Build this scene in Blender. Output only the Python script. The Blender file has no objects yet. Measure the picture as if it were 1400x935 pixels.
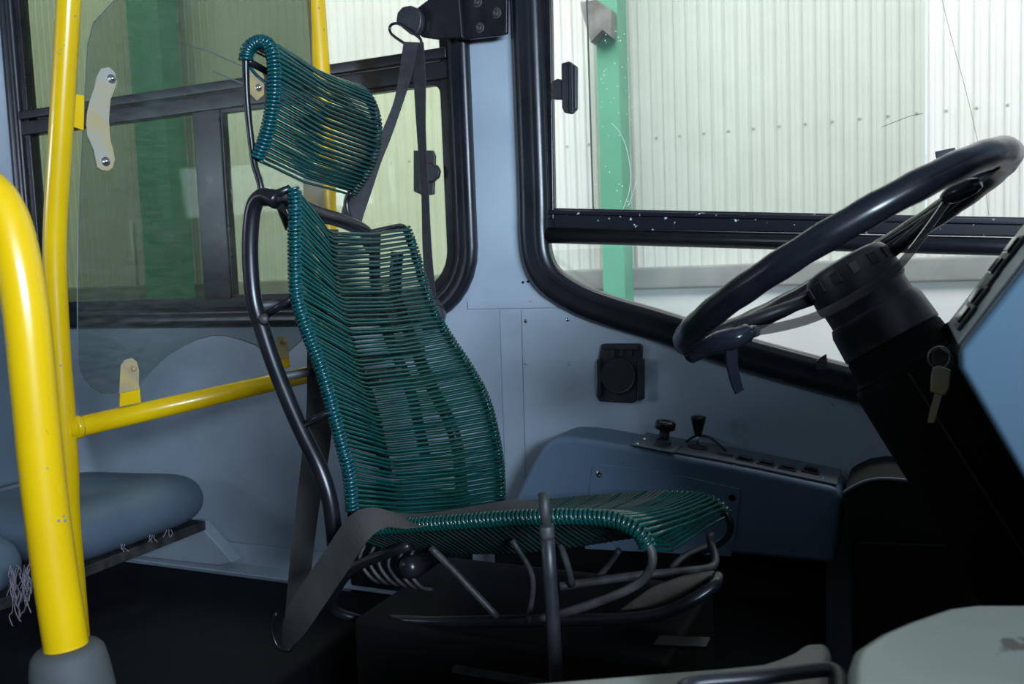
import bpy, bmesh, math, random
from mathutils import Vector as V, Matrix
from mathutils.geometry import tessellate_polygon
random.seed(7)
sc = bpy.context.scene
PI = math.pi

# ------------------------------------------------------------------ camera
FPX, TH, PT, RO = 1230.0, math.radians(24), math.radians(4.85), math.radians(2.2)
CAM = V((0, 0, .95))
_r0 = V((math.cos(TH), math.sin(TH), 0)); _h = V((-math.sin(TH), math.cos(TH), 0)); _z = V((0, 0, 1))
FW = math.cos(PT)*_h - math.sin(PT)*_z
_u0 = _r0.cross(FW)
RT = math.cos(RO)*_r0 - math.sin(RO)*_u0
UP = math.sin(RO)*_r0 + math.cos(RO)*_u0
cam = bpy.data.cameras.new('camera'); camo = bpy.data.objects.new('camera', cam)
sc.collection.objects.link(camo); sc.camera = camo
camo.matrix_world = Matrix(((RT.x, UP.x, -FW.x, 0), (RT.y, UP.y, -FW.y, 0), (RT.z, UP.z, -FW.z, .95), (0, 0, 0, 1)))
cam.sensor_width = 36; cam.lens = 36*FPX/1400; cam.clip_start = .02
cam.dof.use_dof = True; cam.dof.focus_distance = 1.5; cam.dof.aperture_fstop = 8

# ------------------------------------------------------------------ world and light
w = bpy.data.worlds.new('world'); sc.world = w; w.use_nodes = True
w.node_tree.nodes['Background'].inputs[0].default_value = (.62, .75, .85, 1)
w.node_tree.nodes['Background'].inputs[1].default_value = .3
def area(name, loc, target, sx, sy, power, col):
    l = bpy.data.lights.new(name, 'AREA'); l.shape = 'RECTANGLE'; l.size = sx; l.size_y = sy
    l.energy = power; l.color = col
    o = bpy.data.objects.new(name, l); sc.collection.objects.link(o)
    o.location = loc; o.rotation_euler = (V(target)-V(loc)).to_track_quat('-Z', 'Y').to_euler()
    return o
area('depot_overhead_light', (-2.6, 4.0, 5.8), (-2.6, 7.2, 1.2), 13.0, 2.5, 730, (.98, 1, .99))  # added area light, unseen above the yard, brightens the depot wall
area('daylight_windscreen', (1.95, -1.15, 1.52), (-1.2, 1.8, 1.2), 1.5, .5, 215, (.66, .82, 1.0))
area('daylight_side_windows', (-3.4, -1.7, 1.52), (-2.2, 1.85, .95), 2.8, .4, 88, (.70, .82, 1.0))
sc.view_settings.view_transform = 'Standard'; sc.view_settings.look = 'None'
sc.view_settings.gamma = 1; sc.view_settings.use_curve_mapping = False
sc.view_settings.exposure = 0.0

# ------------------------------------------------------------------ measuring
def ray(x, y): return FW + RT*((x-700)/FPX) + UP*((467.5-y)/FPX)
def onY(x, y, Y): d = ray(x, y); return CAM + d*(Y/d.y)
def onX(x, y, X): d = ray(x, y); return CAM + d*(X/d.x)
def onZ(x, y, z): d = ray(x, y); return CAM + d*((z-.95)/d.z)
def onP(x, y, P, n): d = ray(x, y); return CAM + d*((P-CAM).dot(n)/d.dot(n))

# ------------------------------------------------------------------ materials
def mat(name, col, rough=.5, metal=0, noise=None, scale=8, bump=0, bscale=60, spec=.5, coat=0, spots=None):
    """noise: second colour mixed in by noise; spots: (colour, threshold, scale) worn chips"""
    m = bpy.data.materials.new(name); m.use_nodes = True
    nt = m.node_tree; N = nt.nodes; L = nt.links; b = N['Principled BSDF']
    b.inputs['Base Color'].default_value = (*col, 1); b.inputs['Roughness'].default_value = rough
    b.inputs['Metallic'].default_value = metal; b.inputs['Specular IOR Level'].default_value = spec
    b.inputs['Coat Weight'].default_value = coat
    tc = N.new('ShaderNodeTexCoord'); src = None
    if noise:
        t = N.new('ShaderNodeTexNoise'); t.inputs['Scale'].default_value = scale; t.inputs['Detail'].default_value = 6
        L.new(tc.outputs['Object'], t.inputs['Vector'])
        r = N.new('ShaderNodeValToRGB'); r.color_ramp.elements[0].position = .35; r.color_ramp.elements[1].position = .68
        r.color_ramp.elements[0].color = (*col, 1); r.color_ramp.elements[1].color = (*noise, 1)
        L.new(t.outputs['Fac'], r.inputs['Fac']); src = r.outputs['Color']
        rr = N.new('ShaderNodeMapRange'); rr.inputs['To Min'].default_value = rough*.8; rr.inputs['To Max'].default_value = min(1, rough*1.3)
        L.new(t.outputs['Fac'], rr.inputs['Value']); L.new(rr.outputs['Result'], b.inputs['Roughness'])
    if spots:
        sc_, th, ss = spots
        t = N.new('ShaderNodeTexNoise'); t.inputs['Scale'].default_value = ss; t.inputs['Detail'].default_value = 4
        L.new(tc.outputs['Object'], t.inputs['Vector'])
        r = N.new('ShaderNodeValToRGB'); r.color_ramp.elements[0].position = th; r.color_ramp.elements[1].position = th+.02
        r.color_ramp.elements[0].color = (0, 0, 0, 1); r.color_ramp.elements[1].color = (1, 1, 1, 1)
        L.new(t.outputs['Fac'], r.inputs['Fac'])
        mx = N.new('ShaderNodeMix'); mx.data_type = 'RGBA'
        L.new(r.outputs['Color'], mx.inputs['Factor'])
        if src: L.new(src, mx.inputs['A'])
        else: mx.inputs['A'].default_value = (*col, 1)
        mx.inputs['B'].default_value = (*sc_, 1); src = mx.outputs['Result']
    if src: L.new(src, b.inputs['Base Color'])
    if bump:
        t = N.new('ShaderNodeTexNoise'); t.inputs['Scale'].default_value = bscale; t.inputs['Detail'].default_value = 5
        L.new(tc.outputs['Object'], t.inputs['Vector'])
        bp = N.new('ShaderNodeBump'); bp.inputs['Strength'].default_value = bump; bp.inputs['Distance'].default_value = .002
        L.new(t.outputs['Fac'], bp.inputs['Height']); L.new(bp.outputs['Normal'], b.inputs['Normal'])
    return m

def glass(name, tint, haze=0.0, hazecol=(.6, .65, .6), refl=1.0, streaks=False):
    m = bpy.data.materials.new(name); m.use_nodes = True
    nt = m.node_tree; N = nt.nodes; L = nt.links
    for n in list(N):
        if n.type != 'OUTPUT_MATERIAL': N.remove(n)
    out = [n for n in N if n.type == 'OUTPUT_MATERIAL'][0]
    tr = N.new('ShaderNodeBsdfTransparent'); tr.inputs[0].default_value = (*tint, 1)
    gl = N.new('ShaderNodeBsdfGlossy'); gl.inputs['Roughness'].default_value = .03
    fr = N.new('ShaderNodeLayerWeight'); fr.inputs['Blend'].default_value = .5
    pw = N.new('ShaderNodeMath'); pw.operation = 'POWER'; pw.inputs[1].default_value = 5; L.new(fr.outputs['Facing'], pw.inputs[0])
    mu = N.new('ShaderNodeMath'); mu.operation = 'MULTIPLY_ADD'; mu.inputs[1].default_value = .9*refl; mu.inputs[2].default_value = .035*refl
    L.new(pw.outputs[0], mu.inputs[0])
    m1 = N.new('ShaderNodeMixShader'); L.new(mu.outputs[0], m1.inputs[0]); L.new(tr.outputs[0], m1.inputs[1]); L.new(gl.outputs[0], m1.inputs[2])
    last = m1.outputs[0]
    if haze:
        df = N.new('ShaderNodeBsdfDiffuse'); df.inputs[0].default_value = (*hazecol, 1)
        tc = N.new('ShaderNodeTexCoord'); t = N.new('ShaderNodeTexNoise'); t.inputs['Detail'].default_value = 8
        t.inputs['Scale'].default_value = 9
        if streaks:
            mp = N.new('ShaderNodeMapping'); mp.inputs['Rotation'].default_value = (.3, .5, .2); mp.inputs['Scale'].default_value = (1, 3, 14)
            L.new(tc.outputs['Object'], mp.inputs[0]); L.new(mp.outputs[0], t.inputs['Vector'])
        else: L.new(tc.outputs['Object'], t.inputs['Vector'])
        r = N.new('ShaderNodeMapRange'); r.inputs['From Min'].default_value = .35; r.inputs['From Max'].default_value = .75
        r.inputs['To Min'].default_value = haze*.5; r.inputs['To Max'].default_value = haze*1.8
        L.new(t.outputs['Fac'], r.inputs['Value'])
        m2 = N.new('ShaderNodeMixShader'); L.new(r.outputs['Result'], m2.inputs[0]); L.new(last, m2.inputs[1]); L.new(df.outputs[0], m2.inputs[2])
        last = m2.outputs[0]
    L.new(last, out.inputs['Surface'])
    return m

M = dict(
 wall=mat('blue_grey_wall_paint', (.42, .49, .565), .45, noise=(.34, .405, .475), scale=5, bump=.05, spots=((.16, .21, .27), .74, 40)),
 rubber=mat('black_window_rubber', (.007, .009, .012), .3, noise=(.012, .014, .019), scale=12, bump=.08),
 blackpaint=mat('chipped_black_paint', (.006, .008, .013), .35, spots=((.5, .53, .55), .66, 70)),
 frame=mat('black_frame_enamel', (.006, .007, .010), .28, noise=(.013, .013, .016), scale=20),
 dusty=mat('dusty_worn_steel', (.028, .03, .033), .5, metal=.3, noise=(.08, .08, .08), scale=30, bump=.2),
 yellow=mat('yellow_enamel', (.78, .50, .003), .25, noise=(.70, .43, .003), scale=7, spots=((.12, .09, .04), .76, 45), coat=.3),
 yellow2=mat('yellow_enamel_worn', (.80, .50, .01), .35, noise=(.70, .42, .01), scale=16, spots=((.2, .18, .15), .7, 60)),
 cord=mat('teal_plastic_cord', (.001, .040, .030), .22, noise=(.002, .058, .056), scale=14, spec=.6),
 cordblue=mat('blue_teal_plastic_cord', (.003, .060, .080), .2, noise=(.002, .060, .056), scale=14, spec=.6),
 corddark=mat('dusty_teal_cord', (.012, .042, .037), .4, noise=(.028, .044, .040), scale=20),
 web=mat('black_belt_webbing', (.028, .030, .036), .8, noise=(.045, .045, .05), scale=60, bump=.4, bscale=400),
 webdusty=mat('dusty_belt_webbing', (.022, .023, .023), .85, noise=(.052, .050, .045), scale=10, bump=.4, bscale=300),
 plastic=mat('black_plastic', (.018, .02, .024), .38, noise=(.03, .032, .036), scale=30),
 matteblack=mat('matte_black_plastic', (.0035, .0035, .004), .75, spec=.15),
 console=mat('blue_moulded_plastic', (.125, .19, .27), .45, noise=(.105, .165, .235), scale=6, bump=.15, bscale=200),
 consoletop=mat('grey_moulded_top', (.12, .15, .175), .5, noise=(.15, .17, .185), scale=10, bump=.1),
 cluster=mat('blue_painted_dash', (.075, .135, .19), .4),
 clusterrim=mat('brushed_grey_trim', (.42, .45, .5), .3, metal=.6),
 switch=mat('glossy_black_switch', (.012, .011, .010), .12),
 brown=mat('dull_brown_blank', (.03, .028, .024), .5),
 steel=mat('bare_steel', (.42, .42, .42), .3, metal=.9, noise=(.25, .23, .2), scale=40),
 chrome=mat('zinc_bolt', (.65, .66, .68), .2, metal=1),
 rusty=mat('rusty_plate', (.30, .24, .17), .6, noise=(.45, .34, .12), scale=25, bump=.3),
 bracket=mat('grey_worn_bracket', (.34, .33, .30), .5, noise=(.42, .32, .12), scale=18, bump=.2),
 seatplastic=mat('blue_grey_seat_plastic', (.12, .165, .22), .42, noise=(.10, .14, .19), scale=5, bump=.1),
 thread=mat('frayed_threads', (.25, .22, .26), .9),
 dark=mat('dark_floor_rubber', (.005, .006, .008), .8, noise=(.009, .010, .013), spec=.2, scale=12, bump=.3),
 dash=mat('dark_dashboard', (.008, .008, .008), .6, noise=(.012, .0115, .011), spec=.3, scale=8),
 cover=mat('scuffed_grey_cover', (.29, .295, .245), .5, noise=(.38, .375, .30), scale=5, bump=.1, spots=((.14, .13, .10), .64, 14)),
 socket=mat('grey_rubber_socket', (.075, .08, .08), .7, bump=.2),
 foam=mat('stained_foam', (.085, .080, .062), .9, noise=(.055, .050, .038), scale=20, bump=.5),
 wheel=mat('black_wheel_rim', (.007, .009, .013), .25, noise=(.010, .012, .016), scale=20),
 tape=mat('shiny_black_tape', (.02, .025, .035), .15, bump=.6, bscale=40),
 clear=glass('clear_plastic_spoke', (.45, .45, .45), .12, (.5, .5, .5), 1.6),
 pane_t=glass('green_tinted_glass', (.50, .55, .44), .03, (.4, .45, .35), .25),
 pane_l=glass('lightly_tinted_glass', (.78, .82, .70), .02, (.4, .45, .35), .25),
 pane_c=glass('greenish_clear_glass', (.865, .885, .855), .02, (.6, .65, .6), .5),
 pane_n=glass('clear_glass', (.95, .96, .95), .01, (.6, .65, .6), .6),
 acrylic=glass('scratched_acrylic', (.73, .755, .74), .03, (.5, .55, .52), .25, True),
 edge=mat('acrylic_edge', (.10, .12, .12), .3),
 sheet=mat('white_corrugated_sheet', (.76, .775, .74), .5, noise=(.70, .715, .67), scale=2),
 sheetscrew=mat('sheet_screw', (.5, .5, .47), .5),
 column=mat('green_column_paint', (.16, .46, .32), .45, noise=(.14, .42, .29), scale=3, spots=((.55, .65, .58), .73, 14)),
 gusset=mat('weathered_gusset_steel', (.16, .14, .14), .6, noise=(.30, .30, .30), scale=8),
 concrete=mat('concrete', (.36, .37, .365), .85, noise=(.27, .28, .275), scale=3, bump=.3),
 whitewall=mat('white_plaster', (.80, .81, .82), .8, noise=(.72, .73, .74), scale=2),
 ground=mat('depot_floor', (.32, .32, .31), .8, noise=(.26, .26, .25), scale=2),
 white=mat('white_conduit', (.85, .86, .84), .4),
 roof=mat('off_white_ceiling', (.30, .32, .34), .7),
)

# ------------------------------------------------------------------ mesh helpers
def wloc(o):
    l = V((0, 0, 0))
    while o: l += o.location; o = o.parent
    return l
def mk(name, vf, m, parent=None, smooth=False, bevel=0, seg=2, kind=None, label=None):
    vs, fs = vf; vs = [V(v) for v in vs]
    lo = V([min(v[i] for v in vs) for i in range(3)]); hi = V([max(v[i] for v in vs) for i in range(3)])
    c = (lo+hi)/2
    me = bpy.data.meshes.new(name); me.from_pydata([v-c for v in vs], [], fs); me.update()
    bm = bmesh.new(); bm.from_mesh(me); bmesh.ops.recalc_face_normals(bm, faces=bm.faces); bm.to_mesh(me); bm.free()
    if smooth: me.shade_smooth()
    me.materials.append(M[m] if isinstance(m, str) else m)
    o = bpy.data.objects.new(name, me); sc.collection.objects.link(o)
    if parent: o.parent = parent; o.location = c - wloc(parent)
    else: o.location = c
    if bevel:
        b = o.modifiers.new('bevel', 'BEVEL'); b.width = bevel; b.segments = seg; b.limit_method = 'ANGLE'; b.angle_limit = .6
        me.shade_smooth()
        wn = o.modifiers.new('wn', 'WEIGHTED_NORMAL')
    if kind: o['kind'] = kind
    if label: o['label'] = label
    return o
def tag(o, label, cat, group=None, kind=None):
    o['label'] = label; o['category'] = cat
    if group: o['group'] = group
    if kind: o['kind'] = kind
    return o
def thing(name, loc, label=None, cat=None, group=None, kind=None):
    o = bpy.data.objects.new(name, None); sc.collection.objects.link(o); o.location = loc; o.empty_display_size = .05
    if label: o['label'] = label
    if cat: o['category'] = cat
    if group: o['group'] = group
    if kind: o['kind'] = kind
    return o
def join(*parts):
    vs, fs = [], []
    for v, f in parts:
        n = len(vs); vs += list(v); fs += [tuple(i+n for i in q) for q in f]
    return vs, fs
def box(c, s, ax=None):
    c = V(c); a = ax or (V((1, 0, 0)), V((0, 1, 0)), V((0, 0, 1)))
    vs = [c + a[0]*(s[0]/2*i) + a[1]*(s[1]/2*j) + a[2]*(s[2]/2*k) for i in (-1, 1) for j in (-1, 1) for k in (-1, 1)]
    return vs, [(0, 1, 3, 2), (4, 6, 7, 5), (0, 4, 5, 1), (2, 3, 7, 6), (0, 2, 6, 4), (1, 5, 7, 3)]
def boxx(x0, x1, y0, y1, z0, z1): return box(((x0+x1)/2, (y0+y1)/2, (z0+z1)/2), (x1-x0, y1-y0, z1-z0))
def smoothpath(pts, n=6, closed=False):
    pts = [V(p) for p in pts]; out = []; N = len(pts)
    rng = range(N if closed else N-1)
    for i in rng:
        p1, p2 = pts[i], pts[(i+1) % N]
        p0 = pts[(i-1) % N] if closed or i > 0 else p1*2-p2
        p3 = pts[(i+2) % N] if closed or i < N-2 else p2*2-p1
        for k in range(n):
            t = k/n
            out.append(.5*((2*p1)+(p2-p0)*t+(2*p0-5*p1+4*p2-p3)*t*t+(3*p1-p0-3*p2+p3)*t**3))
    if not closed: out.append(pts[-1])
    return out
def tube(pts, r, seg=10, closed=False, caps=True):
    pts = [V(p) for p in pts]; n = len(pts)
    rs = r if isinstance(r, (list, tuple)) else [r]*n
    vs, fs = [], []; N = None
    for i in range(n):
        if closed: t = pts[(i+1) % n]-pts[(i-1) % n]
        else: t = pts[min(i+1, n-1)]-pts[max(i-1, 0)]
        if t.length < 1e-9: t = V((0, 0, 1))
        t.normalize()
        if N is None:
            N = t.cross(V((0, 0, 1)) if abs(t.z) < .9 else V((1, 0, 0))); N.normalize()
        else:
            N = N - t*N.dot(t); N.normalize()
        B = t.cross(N)
        for k in range(seg):
            a = 2*PI*k/seg; vs.append(pts[i] + N*(math.cos(a)*rs[i]) + B*(math.sin(a)*rs[i]))
    for i in range(n if closed else n-1):
        for k in range(seg):
            a, b = i*seg+k, i*seg+(k+1) % seg; j = ((i+1) % n)*seg
            fs.append((a, b, j+(k+1) % seg, j+k))
    if caps and not closed:
        fs.append(tuple(range(seg))); fs.append(tuple(range((n-1)*seg, n*seg)))
    return vs, fs
def sweep(path, prof, ref, closed=False):
    """profile (n,b) swept along a path that lies across ref"""
    path = [V(p) for p in path]; n = len(path); ref = V(ref); m = len(prof); vs, fs = [], []
    for i in range(n):
        t = (path[(i+1) % n]-path[(i-1) % n]) if closed else (path[min(i+1, n-1)]-path[max(i-1, 0)])
        t.normalize(); N = t.cross(ref); N.normalize()
        for a, b in prof: vs.append(path[i]+N*a+ref*b)
    for i in range(n if closed else n-1):
        j = ((i+1) % n)*m
        for k in range(m): fs.append((i*m+k, i*m+(k+1) % m, j+(k+1) % m, j+k))
    if not closed: fs += [tuple(range(m)), tuple(range((n-1)*m, n*m))]
    return vs, fs
def prism(outer, d, holes=()):
    """outline(s) of 3D points extruded by vector d"""
    d = V(d); polys = [[V(p) for p in outer]]+[[V(p) for p in h] for h in holes]
    tris = tessellate_polygon(polys); flat = [p for q in polys for p in q]; n = len(flat)
    vs = flat+[p+d for p in flat]
    if not holes: fs = [tuple(range(n)), tuple(range(2*n-1, n-1, -1))]
    else: fs = [tuple(t) for t in tris]+[tuple(i+n for i in t[::-1]) for t in tris]
    o = 0
    for q in polys:
        m = len(q)
        for k in range(m): a, b = o+k, o+(k+1) % m; fs.append((a, b, b+n, a+n))
        o += m
    return vs, fs
def lathe(c, axis, prof, seg=24):
    """prof: (distance along axis, radius)"""
    c = V(c); a = V(axis).normalized(); N = a.cross(V((0, 0, 1)) if abs(a.z) < .9 else V((1, 0, 0))).normalized(); B = a.cross(N)
    vs, fs = [], []
    for h, r in prof:
        for k in range(seg):
            t = 2*PI*k/seg; vs.append(c+a*h+(N*math.cos(t)+B*math.sin(t))*max(r, 1e-5))
    for i in range(len(prof)-1):
        for k in range(seg):
            x, y = i*seg+k, i*seg+(k+1) % seg; fs.append((x, y, y+seg, x+seg))
    fs += [tuple(range(seg)), tuple(range((len(prof)-1)*seg, len(prof)*seg))]
    return vs, fs
def rrect(x0, x1, z0, z1, r, Y, n=8, rs=None):
    rs = rs or (r, r, r, r); out = []
    for (cx, cz, a0, q) in ((x1, z1, 0, 0), (x0, z1, 90, 1), (x0, z0, 180, 2), (x1, z0, 270, 3)):
        rr = rs[q]; sx = cx-rr if q in (0, 3) else cx+rr; sz = cz-rr if q in (0, 1) else cz+rr
        for k in range(n+1):
            a = math.radians(a0+90*k/n); out.append(V((sx+rr*math.cos(a), Y, sz+rr*math.sin(a))))
    return out
def ribbon(Ls, Rs, th=.0016, n=6):
    Ls = smoothpath(Ls, n); Rs = smoothpath(Rs, n); vs, fs = [], []
    k = len(Ls)
    for i in range(k):
        t = Ls[min(i+1, k-1)]-Ls[max(i-1, 0)]; s = Rs[i]-Ls[i]; nn = t.cross(s); nn.normalize()
        mid = (Ls[i]+Rs[i])/2
        vs += [Ls[i]+nn*th/2, mid+nn*(th/2), Rs[i]+nn*th/2, Rs[i]-nn*th/2, mid-nn*th/2, Ls[i]-nn*th/2]
    for i in range(k-1):
        for j in range(6): fs.append((i*6+j, i*6+(j+1) % 6, (i+1)*6+(j+1) % 6, (i+1)*6+j))
    fs += [tuple(range(6)), tuple(range((k-1)*6, k*6))]
    return vs, fs
def helix(path, R, turns, ppt=9):
    """path resampled; returns helix points round it"""
    L = [0]
    for a, b in zip(path, path[1:]): L.append(L[-1]+(b-a).length)
    def at(s):
        s = min(max(s, 0), L[-1]-1e-9)
        for i in range(len(L)-1):
            if L[i+1] >= s: return path[i].lerp(path[i+1], (s-L[i])/max(L[i+1]-L[i], 1e-9)), (path[i+1]-path[i]).normalized()
        return path[-1], (path[-1]-path[-2]).normalized()
    out = []; n = int(turns*ppt); N = None
    for k in range(n+1):
        s = L[-1]*k/n; p, _ = at(s); p1, _ = at(s+.004); p0, _ = at(s-.004); t = (p1-p0).normalized()
        if N is None: N = t.cross(V((0, 1, 0))).normalized()
        N = (N-t*N.dot(t)).normalized(); B = t.cross(N); a = 2*PI*k/ppt
        out.append(p+(N*math.cos(a)+B*math.sin(a))*R)
    return out
def sample(path, u):
    L = [0]
    for a, b in zip(path, path[1:]): L.append(L[-1]+(b-a).length)
    s = u*L[-1]
    for i in range(len(L)-1):
        if L[i+1] >= s-1e-9: return path[i].lerp(path[i+1], (s-L[i])/max(L[i+1]-L[i], 1e-9))
    return path[-1]
def pY(pts, Y): return [onY(x, y, Y) for x, y in pts]

W = 1.85
# ================================================================== STRUCTURE
# --- windows in the driver's side wall
w1_open = rrect(-2.355, -.925, .845, 1.98, .12, W, rs=(.1, .1, .10, .15))
g2px = [(731, 260), (732, 318), (737, 355), (752, 382), (785, 405), (828, 423), (905, 446), (1013, 481), (1181, 527), (1400, 585)]
g2 = pY(g2px, W)
g2top = V((g2[0].x, W, 1.98))
g2end = V((1.10, W, g2[-1].z - (1.10-g2[-1].x)*.26))
w2_path = smoothpath([g2top, V((g2[0].x, W, 1.5))] + g2 + [g2end], 6)
w2_open = list(w2_path) + [V((1.10, W, 1.98))]
wall = thing('wall_back', (0, W, 0), kind='structure')
mk('wall_panel', prism([(-6, W, -.3), (1.5, W, -.3), (1.5, W, 2.3), (-6, W, 2.3)], (0, .05, 0), [w1_open, w2_open]), 'wall', wall)
def zat(x, y): return onY(x, y, W)
# proud lower sheets with joints between them
zb = .85; z0 = .24
xa = onY(683, 425, W).x; xb = onY(713, 425, W).x
xa2 = onY(690, 650, W).x; xb2 = onY(717, 640, W).x
gp = [p for p in w2_path if p.x > xb+.002 and p.z < zb-.002 and p.x < 1.05]
mk('sheet_panel', prism([(-4.2, W, z0), (xa2-.001, W, z0), (xa-.001, W, zb), (-4.2, W, zb)], (0, -.0025, 0)), 'wall', wall, bevel=.0007)
mk('sheet_panel', prism([(xa2+.001, W, z0-.1), (xb2-.001, W, z0-.1), (xb-.001, W, zb), (xa+.001, W, zb)], (0, -.0025, 0)), 'wall', wall, bevel=.0007)
mk('sheet_panel', prism([(xb2+.001, W, z0-.15), (1.05, W, z0-.15)]+gp[::-1]+[V((gp[0].x-.001, W, zb)), V((xb+.001, W, zb))], (0, -.0035, 0)), 'wall', wall, bevel=.0007)
mk('belt_moulding', prism([(-.93, W, zb+.004), (onY(770, 418, W).x, W, zb+.004), (onY(750, 408, W).x, W, zb+.022), (-.93, W, zb+.022)], (0, -.004, 0)), 'wall', wall, bevel=.001)
for x, y in ((719, 439), (776, 437), (720, 497), (778, 497)):
    mk('rivet', lathe(onY(x, y, W-.0035), (0, -1, 0), [(0, .0045), (.001, .0045), (.002, .003), (.0022, .0)], 12), 'chrome' if y < 450 else 'wall', wall, smooth=True)
for x, y in ((715, 386), (722, 385)):
    mk('screw_hole', lathe(onY(x, y, W-.0005), (.3, -1, .4), [(0, .003), (.002, .0025)], 8), 'matteblack', wall)
# windows
def gasket(path, wd, dp, closed=True, y=0):
    h = wd/2
    prof = [(-h, .01), (-h, -dp*.55), (-h*.75, -dp*.92), (-h*.25, -dp), (0, -dp*.84), (h*.3, -dp), (h*.8, -dp*.9), (h, -dp*.5), (h, .01)]
    return sweep(path, prof, (0, 1, 0), closed)
win1 = thing('window_1', (-1.64, W, .85), kind='structure')
mk('window_rubber', gasket(w1_open, .052, .022), 'rubber', win1, smooth=True)
fi = rrect(-2.325, -.955, .878, 1.95, .1, W+.005, rs=(.08, .08, .08, .12))
mk('window_frame', sweep(fi, [(-.018, -.012), (.018, -.012), (.018, .02), (-.018, .02)], (0, 1, 0), True), 'frame', win1, bevel=.002)
zt0, zt1 = 1.375, 1.443
mk('transom_bar', join(boxx(-2.33, -.95, W-.012, W+.02, zt0, zt1-.028), boxx(-2.33, -.95, W-.020, W+.02, zt1-.025, zt1)), 'frame', win1, bevel=.003)
# sliding sash with its own rounded frame
xm0, xm1 = onY(275, 300, W).x, onY(312, 300, W).x
mk('mullion', boxx(xm0, xm1, W-.008, W+.025, .89, zt0+.005), 'frame', win1, bevel=.003)
mk('sash_frame', sweep(rrect(xm1-.004, -.968, .893, zt0, .05, W+.006, rs=(.03, .01, .01, .10)), [(-.009, -.01), (.009, -.01), (.009, .012), (-.009, .012)], (0, 1, 0), True), 'frame', win1, bevel=.001)
mk('glass_pane', boxx(xm1, -.965, W+.004, W+.008, .885, zt0), 'pane_l', win1)
mk('glass_pane', boxx(-2.32, xm0, W+.012, W+.016, .885, zt0), 'pane_t', win1)
xq = onY(432, 40, W).x
mk('glass_pane', boxx(-2.32, xq, W+.008, W+.012, zt1, 1.95), 'pane_t', win1)
mk('glass_pane', boxx(xq+.002, -.955, W+.004, W+.007, zt1, 1.95), 'pane_c', win1)
# latch of window 1
lt = mk('latch', prism(pY([(568, 206), (594, 206), (597, 214), (595, 266), (582, 268), (568, 262)], W-.004), (0, -.010, 0)), 'plastic', win1, bevel=.002)
mk('latch_knob', prism(pY([(585, 222), (600, 226), (604, 234), (602, 243), (594, 250), (585, 248)], W-.014), (0, -.012, 0)), 'plastic', lt, bevel=.003)
mk('latch_rib', prism(pY([(572, 208), (576, 208), (576, 262), (572, 262)], W-.014), (0, -.003, 0)), 'plastic', lt, bevel=.001)

win2 = thing('window_2', (.1, W, .9), kind='structure')
mk('window_rubber', gasket(w2_path, .066, .026, False), 'rubber', win2, smooth=True)
yl = onY(757, 200, W).x
def bar(pa, pb, pc, pd, y0, d, m, nm, bev=.003):
    return mk(nm, prism([onY(*p, y0) for p in (pa, pb, pc, pd)], (0, d, 0)), m, win2, bevel=bev)
bar((736, -40), (752, -40), (757, 300), (741, 300), W-.002, .02, 'frame', 'sash_stile')
a = onY(745, 284, W); b = onY(1400, 297, W); c_ = onY(1400, 324, W); d_ = onY(745, 312, W)
def ext(p, q, x): t = (x-p.x)/(q.x-p.x); return p+(q-p)*t
mk('sash_rail', prism([a, ext(a, b, 1.08), ext(d_, c_, 1.08), d_], (0, .03, 0)), 'blackpaint', win2, bevel=.003)
mk('sash_rail_lip', prism([a+V((0, -.006, -.004)), ext(a, b, 1.08)+V((0, -.006, -.004)), ext(a, b, 1.08)+V((0, -.006, -.014)), a+V((0, -.006, -.014))], (0, .008, 0)), 'blackpaint', win2, bevel=.002)
p = onY(742, 322, W-.004); q = onY(1400, 338, W-.004)
mk('mullion_tube', tube([p, ext(p, q, 1.08)], .0165, 16), 'rubber', win2, smooth=True)
x805, x1265 = onY(805, 150, W).x, onY(1265, 150, W).x
def zline(x): return a.z + (b.z-a.z)*(x-a.x)/(b.x-a.x)
mk('glass_pane', prism([(x805, W+.010, zline(x805)-.01), (x1265, W+.010, zline(x1265)-.01), (x1265, W+.010, 1.95), (x805, W+.010, 1.95)], (0, .004, 0)), 'pane_c', win2, label='greenish sliding glass pane with scratches')
mk('pane_edge', prism([(x1265, W+.009, zline(x1265)), (x1265+.0025, W+.009, zline(x1265)), (x1265+.0025, W+.009, 1.95), (x1265, W+.009, 1.95)], (0, .006, 0)), 'white', win2)
mk('pane_edge', prism([(x805-.002, W+.009, zline(x805)), (x805, W+.009, zline(x805)), (x805, W+.009, 1.95), (x805-.002, W+.009, 1.95)], (0, .006, 0)), 'edge', win2)
mk('glass_pane', prism([(g2[0].x, W+.020, .98)]+[V((p.x, W+.020, p.z)) for p in w2_path if p.z < 1.0 and p.x < 1.05]+[V((1.05, W+.020, .98))], (0, .003, 0)), 'pane_n', win2)
lt = mk('latch', prism(pY([(770, 88), (781, 85), (791, 92), (791, 150), (784, 157), (774, 155), (771, 148)], W-.002), (0, -.014, 0)), 'plastic', win2, bevel=.003)
mk('latch_knob', prism(pY([(757, 112), (764, 108), (771, 110), (771, 137), (763, 137), (757, 136)], W-.002), (0, -.010, 0)), 'plastic', lt, bevel=.003)
mk('latch_rib', prism(pY([(778, 86), (783, 86), (784, 154), (779, 154)], W-.016), (0, -.004, 0)), 'plastic', lt, bevel=.001)
mk('catch', prism(pY([(1278, 208), (1306, 202), (1306, 210), (1280, 218)], W-.002), (0, -.01, 0)), 'plastic', win2, bevel=.002)
mk('clip', prism(pY([(1115, 494), (1122, 488), (1130, 483), (1132, 500), (1128, 506), (1116, 506)], W-.024), (0, -.008, 0)), 'plastic', win2, bevel=.002)

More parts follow.
